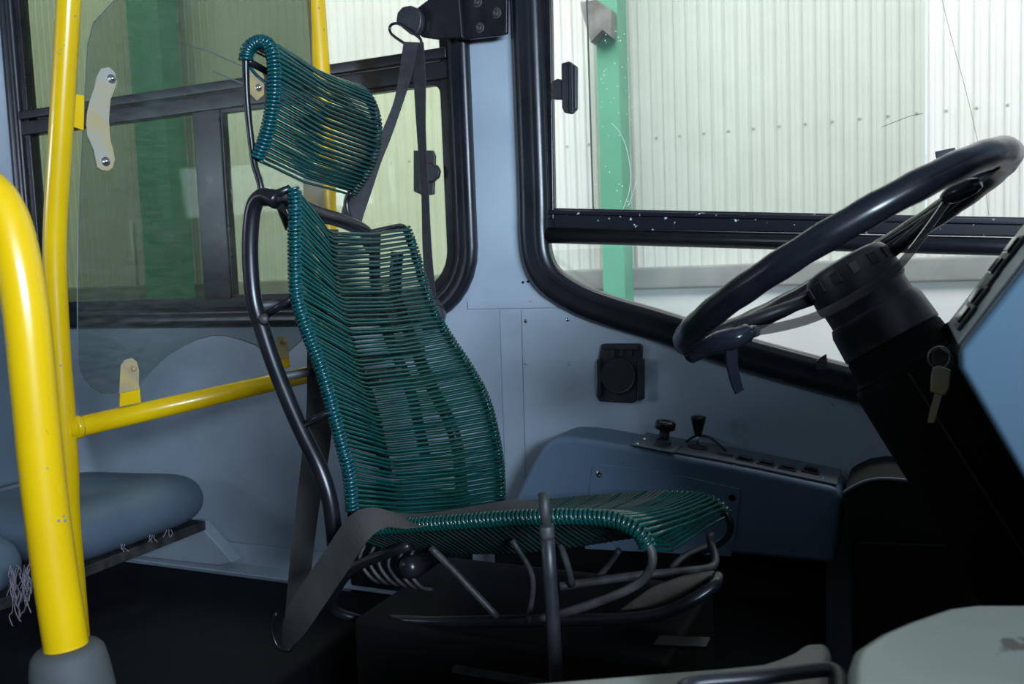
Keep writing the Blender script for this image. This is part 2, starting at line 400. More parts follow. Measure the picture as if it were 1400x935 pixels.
# trims along the foot of the wall
mk('trim_1', prism([(-4.2, W, .17), (-4.2, W-.05, .17), (-4.2, W-.05, .176), (-4.2, W-.006, .185), (-4.2, W-.006, .238), (-4.2, W, .24)], (3.1, 0, 0)), 'wall', None, kind='structure', bevel=.002)
# floor and rear platform
mk('floor', boxx(-6, 1.5, -.95, W, -.06, 0), 'dark', None, kind='structure')
mk('trim_2', boxx(-4.2, -1.12, 1.0, W-.05, 0, .172), 'dark', None, kind='structure', bevel=.015)
mk('shade_panel', boxx(-1.27, -.94, W-.04, W-.006, 0, .43), 'dark', None, kind='structure', bevel=.008)  # dark panel added over the wall, stands for shade under the seat
mk('ceiling', boxx(-6, 1.5, -1.0, W+.05, 2.15, 2.25), 'roof', None, kind='structure')
mk('wall_rear', boxx(-6.1, -6, -1.0, W+.05, 0, 2.25), 'wall', None, kind='structure')
# camera side wall: low sheet below the passenger side windows, raised sill and wide unseen panel added to block light
mk('wall_front', join(boxx(-6, 1.5, -1.0, -.95, -.06, 1.22), boxx(-6, -.2, -1.0, -.95, 1.22, 1.35), boxx(-6, 1.5, -1.0, -.95, 1.95, 2.25), boxx(-2.8, -.1, -1.0, -.95, 1.1, 2.0)), 'dash', None, kind='structure')
mk('wall_right', join(boxx(1.5, 1.55, -1.0, W+.05, -.06, 1.20), boxx(1.5, 1.55, -1.0, W+.05, 1.9, 2.25)), 'dash', None, kind='structure')

# ================================================================== OUTSIDE
mk('ground', boxx(-20, 10, W+.2, 12, -1.05, -1.0), 'ground', None, kind='structure')
DY = 7.4
zl = onY(1000, 361, DY).z; zc = onY(1000, 392, DY).z
dw = thing('wall_depot', (-4, DY, -1), kind='structure')
pit = .098; nr = 10
def sheetmesh():
    vs, fs = [], []; pr = []
    for i in range(nr):
        x = i*pit; pr += [(x, 0), (x+.006, -.010), (x+.014, -.016), (x+.022, -.010), (x+.028, 0), (x+.052, -.002), (x+.056, -.006), (x+.062, -.006), (x+.066, -.002)]
    pr.append((nr*pit, 0))
    for x, y in pr: vs += [(x, y, zl), (x, y, 7)]
    for i in range(len(pr)-1): fs.append((2*i, 2*i+2, 2*i+3, 2*i+1))
    return vs, fs
s0 = None
for i in range(-14, 4):
    X = i*nr*pit
    if s0 is None:
        s0 = mk('corrugated_sheet', sheetmesh(), 'sheet', dw, smooth=False); loc0 = s0.location.copy(); s0.location = loc0+V((X, DY, 0)); continue_from = s0.location.copy(); X0 = X
    else:
        o = s0.copy(); sc.collection.objects.link(o); o.location = continue_from+V((X-X0, 0, .0)); o.parent = dw
zs = onY(1080, 171, DY).z
mk('sheet_screw', join(*[lathe((i*pit*2+.04, DY-.005, zs), (0, -1, 0), [(0, .010), (.006, .009), (.008, .004)], 8) for i in range(-60, 18)]), 'sheetscrew', dw, kind='stuff')
mk('concrete_beam', boxx(-15, 5, DY-.12, DY+.1, zc, zl), 'concrete', dw, bevel=.02)
mk('plaster_wall', boxx(-15, 5, DY-.06, DY+.1, -1.0, zc), 'whitewall', dw)
mk('wall_backing', boxx(-15, 5, DY+.05, DY+.1, zl, 7), 'sheet', dw)
def column(xl, xr, y, Y, label, gus):
    p0 = onY(xl, y, Y).x; wd = onY(xr, y, Y).x-p0
    t = thing('steel_column', (p0+wd/2, Y+.12, -1), label, 'column', 'green depot columns')
    mk('flange', boxx(p0, p0+wd, Y, Y+.014, -1, 7), 'column', t)
    mk('flange', boxx(p0, p0+wd, Y+.23, Y+.244, -1, 7), 'column', t)
    mk('web_plate', boxx(p0+wd-.012, p0+wd-.002, Y+.014, Y+.23, -1, 7), 'column', t)
    if gus:
        g = mk('gusset', prism([onY(*q, Y-.01) for q in ((800, 8), (822, 5), (842, 18), (842, 55), (830, 45), (814, 62), (802, 20))], (0, -.12, 0)), 'gusset', t, label='weathered steel gusset plate')
    return t
column(819, 849, 200, 6.9, 'green painted steel column behind the right window, beside the grey gusset', True)
column(193, 236, 300, 6.9, 'green painted steel column seen through the clear panel behind the left window', False)
cx = onY(866, 200, DY-.03)
tag(mk('conduit', tube([(cx.x, DY-.035, zl), (cx.x, DY-.035, 7)], .012, 8), 'white', smooth=True), 'thin white conduit running down the corrugated wall beside the green column', 'pipe')
cx = onY(183, 350, DY-.03)
tag(mk('conduit', tube([(cx.x, DY-.04, zl-.4), (cx.x, DY-.04, onY(183, 300, DY).z)], .022, 8), 'white', smooth=True), 'short white conduit left of the green column seen through the clear panel', 'pipe')

# ================================================================== GUARD RAIL WITH CLEAR PANEL
PL = [(96, -60), (94, 0), (84, 170), (75, 330), (79, 450), (87, 560), (92, 640), (95, 720)]
pl = pY(PL, 1.18); pr_ = pY([(426, -60), (432, 0), (442, 150), (448, 300), (449, 420), (449, 512)], 1.74)
guard = thing('guard_rail', (pl[-1].x, 1.18, .17), 'yellow tubular guard rail holding a clear scratched panel behind the driver seat', 'railing')
mk('post', tube(smoothpath(pl+[V((pl[-1].x, 1.18, .17))], 6), .0205, 20), 'yellow', guard, smooth=True)
mk('post', tube(smoothpath(pr_, 6), .0205, 20), 'yellow2', guard, smooth=True, label='worn yellow post behind the headrest')
ra = onY(92, 587, 1.18); rb = onY(440, 508, 1.74)
mk('crossbar', tube([ra, rb, V((rb.x+.02, W, rb.z+.01))], .0195, 20), 'yellow', guard, smooth=True)
mk('weld_collar', lathe(ra+(rb-ra).normalized()*.012, rb-ra, [(0, .020), (.004, .0225), (.010, .0225), (.014, .0200)], 20), 'yellow', guard, smooth=True)
pn = (rb-ra).cross(V((0, 0, 1))).normalized()      # panel plane normal
if pn.dot(-CAM+ra) > 0: pn = -pn
PP = onY(120, 300, 1.215)
def onA(x, y, off=0): return onP(x, y, PP+pn*off, pn)
outl = [(175, -40), (157, 0), (128, 31), (120, 62), (114, 171), (107, 318), (106, 396), (106, 492), (109, 508), (115, 521), (125, 532), (138, 539), (152, 540), (164, 537), (178, 533), (189, 528),
        (198, 517), (208, 505), (228, 487), (250, 473), (270, 464), (289, 459), (303, 458), (314, 460), (332, 465), (350, 472), (362, 482), (376, 488), (395, 480), (412, 465), (424, 440), (428, 300), (424, -40)]
mk('clear_panel', prism([onA(*q) for q in outl], pn*.004), 'acrylic', guard, label='scratched clear plastic panel')
ed = [onA(*q, .0055) for q in outl]
mk('panel_edge', tube(ed, .0011, 5), 'edge', guard)
br = [(137, 94), (148, 92), (156, 99), (159, 113), (155, 125), (150, 137), (148, 165), (150, 192), (154, 205), (156, 219), (153, 230), (147, 234), (138, 233), (132, 229), (127, 205), (122, 193), (118, 185), (117, 170), (118, 154), (122, 137), (128, 120), (131, 105)]
bk = mk('bracket', prism([onA(*q, .008) for q in br], pn*.004), 'bracket', guard, bevel=.001, label='grey worn bracket plate')
mk('bracket_tab', prism([onA(*q, .005) for q in ((96, 128), (114, 131), (113, 179), (94, 172))], pn*.005), 'yellow', guard, bevel=.001)
def bolt(x, y, par, r=.0085, off=.012, m='chrome'):
    c = onA(x, y, off)
    b = mk('bolt', lathe(c, pn, [(0, r), (.002, r), (.002, r*.85), (.0035, r*.8)], 20), m, par, smooth=False)
    mk('bolt_head', lathe(c+pn*.0035, pn, [(0, r*.62), (.004, r*.6), (.006, r*.4), (.0065, .0)], 16), m, b, smooth=True)
bolt(152, 108, guard); bolt(144, 221, guard)
for (tx, ty, bx, by, mm) in ((177, 520, 181, 504, 'rusty'), (385, 480, 387, 466, 'rusty')):
    s = 1 if tx < 200 else .72
    o2 = [onA(tx-13*s, ty-20*s, .006), onA(tx-8*s, ty-28*s, .006), onA(tx+2*s, ty-31*s, .006), onA(tx+9*s, ty-26*s, .006), onA(tx+12*s, ty-15*s, .006), onA(tx+12*s, ty+12*s, .006), onA(tx-15*s, ty+18*s, .006)]
    mk('bracket', prism(o2, pn*.004), mm, guard, bevel=.001, label='rusty bracket')
    mk('bracket_foot', prism([onA(tx-14*s, ty+14*s, .002), onA(tx+12*s, ty+8*s, .002), onA(tx+14*s, ty+30*s, .002), onA(tx-15*s, ty+36*s, .002)], pn*.006), 'yellow', guard, bevel=.001)
    bolt(bx, by, guard, .0078, .010, 'rusty')
mk('bracket', prism([onA(*q, .006) for q in ((340, 95), (352, 92), (360, 105), (360, 130), (350, 138), (340, 128))], pn*.004), 'rusty', guard, bevel=.001)
bolt(353, 120, guard, .008, .010)
mk('bracket', prism([onA(*q, .006) for q in ((415, 238), (446, 244), (446, 292), (430, 300), (414, 290))], pn*.004), 'bracket', guard, bevel=.001)
bolt(431, 282, guard, .007, .010)

# ================================================================== NEAR GRAB POLE
gp_ = [(-190, 300), (-120, 262), (-60, 248), (-20, 258), (6, 292), (22, 345), (36, 430), (46, 530), (58, 650), (72, 760), (90, 880), (96, 925)]
gpts = pY(gp_, .60)
grab = thing('grab_pole', gpts[-1].x and (gpts[-1].x, .60, 0), 'thick yellow bent grab pole nearest on the left, set in a grey rubber socket', 'pole')
mk('pole', tube(smoothpath(gpts, 8), .0205, 28), 'yellow', grab, smooth=True)
ax = (gpts[-3]-gpts[-1]).normalized()
sb = onY(92, 890, .60)
mk('rubber_socket', lathe(sb-ax*.16, ax, [(0, .040), (.10, .040), (.125, .038), (.145, .036), (.158, .0335), (.164, .029), (.165, .021)], 28), 'socket', grab, smooth=True)
mk('socket_flange', lathe(sb-ax*.16+V((.022, 0, 0)), ax, [(0, .045), (.08, .043), (.105, .034), (.11, .02)], 24), 'socket', grab, smooth=True)
mk('pole_stub', tube([sb-ax*.16, V((sb.x, .6, 0))], .02, 12), 'dash', grab, smooth=True)

# ================================================================== DRIVER SEAT
NY, FY = 1.06, 1.48
seat = thing('driver_seat', (-.6, 1.27, 0), 'tall driver seat of black steel tube wound with teal green plastic cord', 'seat')
near = smoothpath(pY([(394, 268), (399, 256), (403, 268), (403, 330), (405, 400), (418, 448), (438, 500), (455, 560), (468, 610), (478, 650), (482, 700)], NY), 5)
near = near[8:]
fari = smoothpath(pY([(556, 312), (566, 340), (577, 378), (590, 418), (612, 458), (640, 500), (662, 540), (675, 585), (683, 635), (685, 690)], FY), 5)
kink = smoothpath([onY(x, y, Y) for x, y, Y in ((447, 315, 1.145), (454, 362, 1.145), (463, 411, 1.15), (475, 452, 1.155), (489, 510, 1.155), (510, 565, 1.165), (529, 618, 1.175), (541, 662, 1.18), (548, 704, 1.185))], 5)
mk('side_tube', tube(near, .0045, 8), 'frame', seat, smooth=True)
mk('side_tube', tube(fari, .0045, 8), 'frame', seat, smooth=True)
CR = .0023
def strand(P, ref=None):  # closed loop path -> mesh
    return tube(P, CR, 6, closed=True)
NB = 64
for i in range(NB):
    u = (i+.5)/NB; j = random.uniform(-.0012, .0012)
    a_ = sample(near, u); k_ = sample(kink, u); f_ = sample(fari, u)
    fx = V((.0075, 0, 0)); bx = V((-.0075, 0, .002))
    f1 = a_+fx; f2 = k_+V((.004, 0, j)); f4 = f_+fx
    f3 = f2.lerp(f4, .5)+V((-.012*math.sin(PI*u), 0, -.004+j*1.5))
    m1 = k_+V((-.022, .02, -.005+j)); m2 = k_.lerp(f_, .6)+V((-.024, 0, -.005-j))
    fq = f1.lerp(f2, .6)+V((.001, 0, j)); fp = f1.lerp(f2, .92)
    loop = [a_+V((0, -.0095, 0)), f1+V((0, -.002, 0)), fq, fp, f2+(f3-f2)*.06, f3, f2.lerp(f4, .85)+V((-.002, 0, 0)), f4, f_+V((0, .0095, .001)), f_+bx, m2, m1, a_+bx]
    mk('cord', strand(loop), 'cord', seat, smooth=True)
mk('cord_coil', tube(helix(near, .0082, 84, 10), .0026, 6), 'cordblue', seat, smooth=True, kind='stuff')
mk('cord_coil', tube(helix(fari, .0078, 80, 8), .0025, 5), 'cord', seat, smooth=True, kind='stuff')
# main bent frame tubes, either side
def fr(px, Y, r=.0118, nm='back_frame', m='frame', n=6, seg=14): return mk(nm, tube(smoothpath(pY(px, Y), n), r, seg), m, seat, smooth=True)
fr([(378, 275), (362, 268), (350, 276), (344, 300), (342, 350), (347, 410), (360, 455), (375, 500), (395, 550), (415, 595), (437, 640), (450, 680), (456, 722), (462, 790)], 1.055)
mf = [onY(x, y, 1.055)+V((0, .40, 0)) for x, y in ((348, 345), (347, 410), (360, 455), (375, 500), (395, 550), (415, 595), (437, 640), (450, 680), (456, 722), (462, 790))]
mk('back_frame', tube(smoothpath(mf, 6), .0118, 14), 'frame', seat, smooth=True)
# top plate that bends across
tp = [onY(*q) for q in ((355, 270, 1.055), (385, 272, 1.10), (430, 291, 1.20), (470, 303, 1.30), (500, 318, 1.40), (505, 335, 1.44))]
mk('top_crosspiece', tube(smoothpath(tp, 6), .0125, 12), 'frame', seat, smooth=True)
gx = [onY(*q) for q in ((352, 262, 1.056), (385, 270, 1.09), (396, 300, 1.10), (392, 315, 1.10), (380, 285, 1.08), (360, 274, 1.06))]
mk('gusset', prism(gx, (-.004, .002, 0)), 'frame', seat)
mk('stay', tube([onY(360, 272, 1.056), onY(396, 258, 1.06)], .006, 8), 'frame', seat, smooth=True)
mk('stay', tube([onY(362, 432, 1.056), onY(405, 404, 1.06)], .0055, 8), 'frame', seat, smooth=True)
mk('stay', tube([onY(414, 582, 1.056), onY(455, 560, 1.06)], .0055, 8), 'frame', seat, smooth=True)
ws = onY(361, 436, 1.045); mk('weld_bead', lathe(ws, (.2, -1, .1), [(0, .009), (.004, .007), (.007, .003)], 10), 'dusty', seat, smooth=True)
mk('far_top_tube', tube(smoothpath([onY(500, 319, 1.40), onY(535, 311, 1.44), onY(549, 309, 1.47), onY(557, 315, 1.48)], 5), .0048, 8), 'frame', seat, smooth=True)
mk('far_top_tube', tube(smoothpath([onY(495, 322, 1.40), onY(535, 316, 1.43), onY(552, 314, 1.46)], 5), .0035, 8), 'frame', seat, smooth=True)
# upright slats behind the cords
for y0 in (1.23, 1.36):
    pts = [V((x-.045, y0, z)) for x, z in ((-.815, 1.02), (-.82, .93), (-.80, .84), (-.76, .74), (-.735, .62))]
    mk('back_slat', ribbon([p+V((0, -.016, 0)) for p in pts], [p+V((0, .016, 0)) for p in pts], .003), 'plastic', seat)
for zz, xx in ((.905, -.87), (.80, -.835)):
    mk('back_crossbar', tube([V((xx-.01, 1.06, zz)), V((xx, 1.27, zz)), V((xx-.01, 1.48, zz))], .007, 8), 'dusty', seat, smooth=True)
rc = mk('recliner_block', box((-.80, 1.27, .775), (.03, .07, .025)), 'dusty', seat, bevel=.004)
# ---- headrest
hn = smoothpath(pY([(336, 82), (338, 70), (346, 61), (358, 57), (369, 63), (374, 82), (375, 112), (372, 147), (363, 188), (351, 217)], 1.12), 6)
hf = smoothpath(pY([(470, 130), (474, 122), (482, 119), (493, 123), (505, 136), (513, 156), (516, 178), (514, 204), (502, 236), (480, 266)], 1.42), 6)
mk('headrest_tube', tube(hn, .0055, 8), 'frame', seat, smooth=True); mk('headrest_tube', tube(hf, .0055, 8), 'frame', seat, smooth=True)
NH = 28
for i in range(NH):
    u = .10+.89*(i+.5)/NH; j = random.uniform(-.0015, .0015)
    a_ = sample(hn, u); f_ = sample(hf, u)
    fx = V((.008, 0, .003)); bx = V((-.008, 0, -.004))
    m = (a_+f_)/2
    sag = .012
    loop = [a_+V((0, -.009, 0)), a_+fx, a_.lerp(f_, .25)+fx+V((-sag*.7, 0, j)), m+fx+V((-sag, 0, -.004+j)), a_.lerp(f_, .75)+fx+V((-sag*.7, 0, -.002)), f_+fx, f_+V((0, .009, 0)), f_+bx,
            a_.lerp(f_, .75)+bx+V((-.002, 0, -.003)), m+bx+V((-.003, 0, -.006-j)), a_.lerp(f_, .25)+bx+V((-.002, 0, -.003)), a_+bx]
    mk('headrest_cord', tube(loop, .0024, 6, closed=True), 'cord', seat, smooth=True)
mk('cord_coil', tube(helix(hn, .0088, 41, 10), .0028, 6), 'cordblue', seat, smooth=True, kind='stuff', label='blue teal cord coiled round the headrest tube')
mk('cord_coil', tube(helix(hf, .0078, 40, 8), .0026, 6), 'corddark', seat, smooth=True, kind='stuff')
mk('loose_cord', tube(smoothpath(pY([(337, 78), (341, 90), (352, 104), (370, 118)], 1.13), 4), .0026, 6), 'cordblue', seat, smooth=True)
fr([(337, 72), (336, 90), (338, 140), (343, 190), (348, 225), (355, 248), (358, 266)], 1.12, .0052, 'headrest_post')
mk('headrest_post', tube(smoothpath(pY([(480, 262), (474, 275), (476, 292), (484, 306)], 1.40), 5), .006, 10), 'frame', seat, smooth=True)
mk('headrest_bar', tube([onY(340, 84, 1.12), onY(400, 118, 1.28), onY(478, 140, 1.42)], .0055, 8), 'frame', seat, smooth=True)
# ---- seat pan
pn_ = smoothpath(pY([(486, 728), (510, 722), (600, 715), (700, 708), (770, 706), (825, 708), (855, 716), (876, 730), (886, 748)], NY), 6)
pf_ = smoothpath(pY([(662, 700), (700, 695), (790, 686), (870, 680), (925, 678), (960, 681), (982, 690), (994, 703)], FY), 6)
mk('pan_tube', tube(smoothpath(pY([(486, 728), (510, 722), (600, 715), (700, 708), (770, 706), (825, 708), (855, 716), (880, 735), (891, 755), (890, 775), (876, 795), (845, 812), (790, 832), (740, 846)], NY), 6), .0058, 10), 'dusty', seat, smooth=True)
mk('pan_tube', tube(smoothpath(pY([(662, 700), (700, 695), (790, 686), (870, 680), (925, 678), (960, 681), (985, 692), (998, 712), (996, 730), (980, 745), (945, 760), (928, 778)], FY), 6), .0062, 10), 'frame', seat, smooth=True)
NP = 52
for i in range(NP):
    u = (i+.5)/NP; a_ = sample(pn_, u); f_ = sample(pf_, u); j = random.uniform(-.002, .002)
    up = V((0, 0, .0085)); dn = V((0, 0, -.0085)); sg = (.014+.010*math.sin(PI*u))*(1-.9*u**5); m = (a_+f_)/2
    loop = [a_+V((0, -.0085, 0)), a_+up, a_.lerp(f_, .2)+up+V((0, 0, -sg*.6)), m+up+V((j, 0, -sg)), a_.lerp(f_, .8)+up+V((0, 0, -sg*.55)), f_+up, f_+V((0, .0085, 0)), f_+dn,
            a_.lerp(f_, .75)+dn+V((0, 0, -sg*1.1)), m+dn+V((-j, 0, -sg*1.7-.006)), a_.lerp(f_, .25)+dn+V((0, 0, -sg*1.6-.010)), a_+dn]
    mk('seat_cord', tube(loop, .0027, 6, closed=True), 'corddark' if i % 5 and i < 40 else 'cord', seat, smooth=True)
mk('cord_coil', tube(helix(pn_, .0088, 72, 10), .0028, 6), 'cord', seat, smooth=True, kind='stuff')
mk('cord_coil', tube(helix(pf_, .0082, 56, 8), .0026, 6), 'cord', seat, smooth=True, kind='stuff')
# under frame
def ufr(pts, r, m='dusty', nm='under_frame'): return mk(nm, tube(smoothpath([onY(*q) for q in pts], 5), r, 10), m, seat, smooth=True)
ufr([(970, 728, 1.42), (973, 745, 1.42), (978, 765, 1.40), (970, 776, 1.38), (930, 781, 1.33), (860, 788, 1.27), (765, 802, 1.18)], .0065)
ufr([(975, 742, 1.43), (940, 757, 1.40), (922, 772, 1.38), (918, 782, 1.36)], .005)
ufr([(588, 748, 1.12), (625, 785, 1.14), (684, 848, 1.16)], .0055)
ufr([(762, 735, 1.15), (775, 770, 1.16), (782, 800, 1.18)], .005)
ufr([(846, 752, 1.25), (832, 772, 1.27), (815, 792, 1.28)], .005)
ufr([(700, 738, 1.10), (728, 790, 1.12), (722, 850, 1.15)], .004)
ufr([(560, 745, 1.10), (480, 780, 1.12), (455, 830, 1.16), (500, 850, 1.2)], .008, 'frame')
hinge = mk('recline_knob', lathe(onY(562, 775, 1.10), (-.15, -1, .1), [(-.03, .014), (0, .017), (.008, .016), (.014, .012), (.016, .005)], 20), 'frame', seat, smooth=True)
for i in range(6):
    x = 492+i*13; y = 752+i*2
    mk('spring_strip', tube(smoothpath([onY(x+8, y-10, 1.13), onY(x, y+15, 1.12), onY(x+18, y+40, 1.13), onY(x+34, y+44, 1.16)], 4), .0030, 6), 'dusty', seat, smooth=True)
mk('seat_foam', prism([onY(*q, 1.22) for q in ((843, 836), (862, 822), (890, 802), (925, 790), (965, 784), (978, 788), (955, 803), (925, 822), (890, 834))], (0, .05, -.012)), 'foam', seat, bevel=.006)
mk('base_rim', tube(smoothpath([onY(*q) for q in ((982, 788, 1.22), (976, 800, 1.2), (948, 820, 1.18), (905, 838, 1.17), (850, 846, 1.16), (760, 848, 1.16), (600, 850, 1.16), (500, 846, 1.18))], 6), .0085, 12), 'frame', seat, smooth=True)
mk('base_box', boxx(-.80, -.30, 1.14, 1.46, .20, .41), 'matteblack', seat, bevel=.01)
mk('base_box', boxx(-.80, -.22, 1.10, 1.50, 0, .2), 'matteblack', seat, bevel=.01)
mk('slide_rail', boxx(-.62, -.30, 1.128, 1.14, .355, .362), 'dusty', seat)
mk('slide_rail', prism([onY(*q, 1.07) for q in ((893, 881), (965, 884), (965, 888), (893, 885))], (0, .03, 0)), 'frame', seat)
mk('base_bolt', lathe(onY(932, 891, 1.08), (0, -1, 0), [(-.02, .005), (0, .005), (.002, .003)], 10), 'dusty', seat)

# ================================================================== BELTS
anc = thing('belt_bracket', (onY(655, 30, W)), 'black steel belt bracket bolted to the pillar above the seat', 'bracket')
mk('plate', prism(pY([(617, -60), (697, -60), (696, 47), (688, 50), (642, 55), (618, 54)], W-.03), (0, -.012, 0)), 'frame', anc, bevel=.003)
mk('arm', prism(pY([(571, 14), (592, -2), (630, -20), (636, 53), (621, 54), (600, 55), (579, 52), (572, 40)], W-.05), (0, -.012, 0)), 'frame', anc, bevel=.004)
mk('arm_spacer', boxx(onY(625, 0, W).x, onY(690, 0, W).x, W-.035, W, 1.46, 1.56), 'frame', anc)
for x, y in ((653, 3), (679, 18), (656, 38)):
    b = mk('bolt', lathe(onY(x, y, W-.042), (0, -1, 0), [(0, .0115), (.002, .0115), (.003, .009)], 20), 'dusty', anc)
    mk('bolt_head', lathe(onY(x, y, W-.045), (0, -1, 0), [(0, .0075), (.006, .0075), (.007, .005), (.004, .002)], 6), 'dusty', b)
guide = thing('belt_guide', onY(565, 35, W-.08), 'dark belt guide with wire loop hanging at the arm tip', 'belt guide')
mk('guide_cover', prism(pY([(547, 32), (549, 20), (556, 12), (567, 10), (577, 14), (582, 24), (581, 38), (575, 51), (566, 49), (556, 41)], W-.065), (0, -.02, 0)), 'plastic', guide, bevel=.004)
mk('guide_loop', tube(smoothpath([onY(x, y, W-.09) for x, y in ((540, 32), (534, 35), (533, 42), (538, 49), (556, 61), (568, 66), (575, 62), (575, 54), (566, 46), (548, 34))], 5, True), .0032, 8, closed=True), 'frame', guide, smooth=True)
belt = thing('shoulder_belt', onY(570, 62, 1.74), 'black shoulder belt webbing hanging from the guide behind the headrest', 'seat belt')
def px2(l): return [onY(*q) for q in l]
mk('webbing', ribbon(px2([(552, 57, 1.75), (546, 100, 1.74), (538, 140, 1.70), (522, 180, 1.65), (508, 218, 1.58), (488, 252, 1.52), (468, 285, 1.47), (470, 310, 1.46)]),
                     px2([(572, 58, 1.75), (562, 105, 1.73), (548, 150, 1.70), (534, 190, 1.65), (521, 222, 1.58), (508, 262, 1.52), (496, 298, 1.48), (492, 320, 1.47)])), 'web', belt)
mk('webbing', ribbon(px2([(566, 58, 1.76), (566, 110, 1.76), (570, 180, 1.76), (576, 260, 1.76), (578, 340, 1.75), (583, 420, 1.74)]),
                     px2([(579, 58, 1.75), (582, 110, 1.75), (582, 180, 1.75), (586, 260, 1.75), (590, 340, 1.74), (597, 418, 1.73)])), 'web', belt)
mk('retractor', lathe(onY(591, 432, 1.70), (.35, -1, 0), [(-.03, .026), (.012, .028), (.020, .024), (.022, .0)], 20), 'plastic', belt, smooth=True)
mk('retractor_case', prism(pY([(584, 410), (600, 406), (608, 420), (607, 442), (596, 455), (584, 450)], 1.74), (0, -.03, 0)), 'plastic', belt, bevel=.006)
b2 = mk('hanging_strap', ribbon(px2([(420, 475, 1.20), (419, 560, 1.19), (413, 620, 1.18), (405, 690, 1.17), (397, 760, 1.16), (389, 850, 1.15)]),
                     px2([(452, 480, 1.22), (455, 560, 1.21), (450, 620, 1.20), (437, 690, 1.19), (428, 760, 1.18), (418, 855, 1.17)]), .002), 'webdusty')
tag(b2, 'dusty black strap hanging straight down behind the seat frame', 'strap')
lap = thing('lap_belt', onY(500, 720, 1.0), 'dusty dark lap belt draped over the seat corner and trailing to the floor', 'seat belt')
mk('webbing', ribbon(px2([(748, 686, 1.30), (700, 684, 1.26), (640, 694, 1.20), (585, 702, 1.12), (545, 702, 1.06), (508, 694, 1.035), (478, 706, 1.02), (445, 752, 1.02), (405, 812, 1.02), (388, 850, 1.03), (386, 880, 1.05)]),
                     px2([(735, 702, 1.22), (690, 706, 1.18), (640, 714, 1.12), (590, 718, 1.06), (555, 722, 1.035), (525, 722, 1.03), (500, 742, 1.01), (474, 782, 1.01), (440, 832, 1.01), (415, 868, 1.02), (394, 888, 1.04)]), .002), 'webdusty', lap)
mk('belt_hook', tube(smoothpath(px2([(378, 838, 1.06), (372, 860, 1.06), (380, 884, 1.06), (398, 888, 1.06), (404, 866, 1.06)]), 4), .003, 6), 'frame', lap, smooth=True)

# ================================================================== HAND LEVER
lever = thing('hand_lever', V((onY(757, 900, .98).x, .98, 0)), 'dark steel hand lever standing upright before the cord seat pan', 'lever')
mk('lever_shaft', tube([onY(747, 716, .98), onY(752, 790, .98), onY(758, 880, .98), onY(762, 960, .98)]+[V((onY(762, 960, .98).x+.01, .98, 0))], .0088, 14), 'plastic', lever, smooth=True)
mk('lever_grip', tube([onY(743, 674, .98), onY(745, 698, .98), onY(747, 722, .98)], .0066, 14), 'dusty', lever, smooth=True)
mk('lever_collar', lathe(onY(747, 716, .98), (0.03, 0, -1), [(0, .0075), (.004, .0095), (.014, .0095), (.018, .009)], 14), 'dusty', lever, smooth=True)

# ================================================================== SIDE CONSOLE
CY = 1.71
con = thing('side_console', V((onY(900, 700, CY).x, CY, 0)), 'blue moulded side console against the wall beside the driver seat', 'console')
top_px = [(700, 690), (712, 665), (730, 630), (742, 611), (752, 602), (765, 598), (790, 599), (818, 603), (860, 611), (920, 622), (980, 633), (1040, 645), (1100, 658), (1143, 667)]
fo = [onY(x, y, CY) for x, y in top_px]
zk = onY(1140, 772, CY).z
fz = [V((fo[-1].x+.012, CY, fo[-1].z-.02)), V((fo[-1].x-.002, CY, zk)), V((fo[0].x-.07, CY, zk))]
mk('console_base', boxx(fo[0].x-.06, fo[-1].x-.03, CY+.03, W-.006, 0, zk-.001), 'matteblack', con)
mk('console_body', prism(fo+fz, (0, W-CY-.004, 0)), 'console', con, bevel=.012, seg=4)
# grey top skin, proud of the body
ts = fo[8:]
tvs = [p+V((0, .012, .0015)) for p in ts]+[p+V((0, W-CY-.005, .0015)) for p in ts]; n = len(ts)
tvs += [p+V((0, 0, .003)) for p in tvs]
tf = []
for i in range(n-1):
    tf += [(i, i+1, n+i+1, n+i), (2*n+i, 3*n+i, 3*n+i+1, 2*n+i+1), (i, 2*n+i, 2*n+i+1, i+1), (n+i, n+i+1, 3*n+i+1, 3*n+i)]
tf += [(0, n, 3*n, 2*n), (n-1, 3*n-1, 4*n-1, 2*n-1)]
mk('console_top', (tvs, tf), 'consoletop', con, smooth=False)
mk('access_panel', prism(pY([(803, 690), (810, 636), (815, 634), (880, 641), (940, 652), (1012, 668), (1010, 700), (1000, 760), (800, 750)], CY), (0, -.003, 0)), 'console', con, bevel=.0012)
for x, y in ((819, 648), (1001, 680)):
    mk('screw', lathe(onY(x, y, CY-.003), (0, -1, 0), [(0, .0065), (.0012, .0065), (.002, .004), (.0014, .002)], 14), 'chrome' if x < 900 else 'matteblack', con)
mk('screw', lathe(onY(777, 596, 1.75), (0, -.3, 1), [(0, .004), (.002, .003)], 10), 'chrome', con)
def topz(x):
    for p_, q_ in zip(fo, fo[1:]):
        if p_.x <= x <= q_.x: return p_.z+(q_.z-p_.z)*(x-p_.x)/(q_.x-p_.x)
    return fo[-1].z
cu = (fo[-1]-fo[9]).normalized(); cn = cu.cross(V((0, -1, 0))); cn = cn if cn.z > 0 else -cn; YA = V((0, 1, 0))
def onTop(x, y):     # point on the sloping console top
    return onP(x, y, fo[9]+V((0, 0, .0045)), cn)
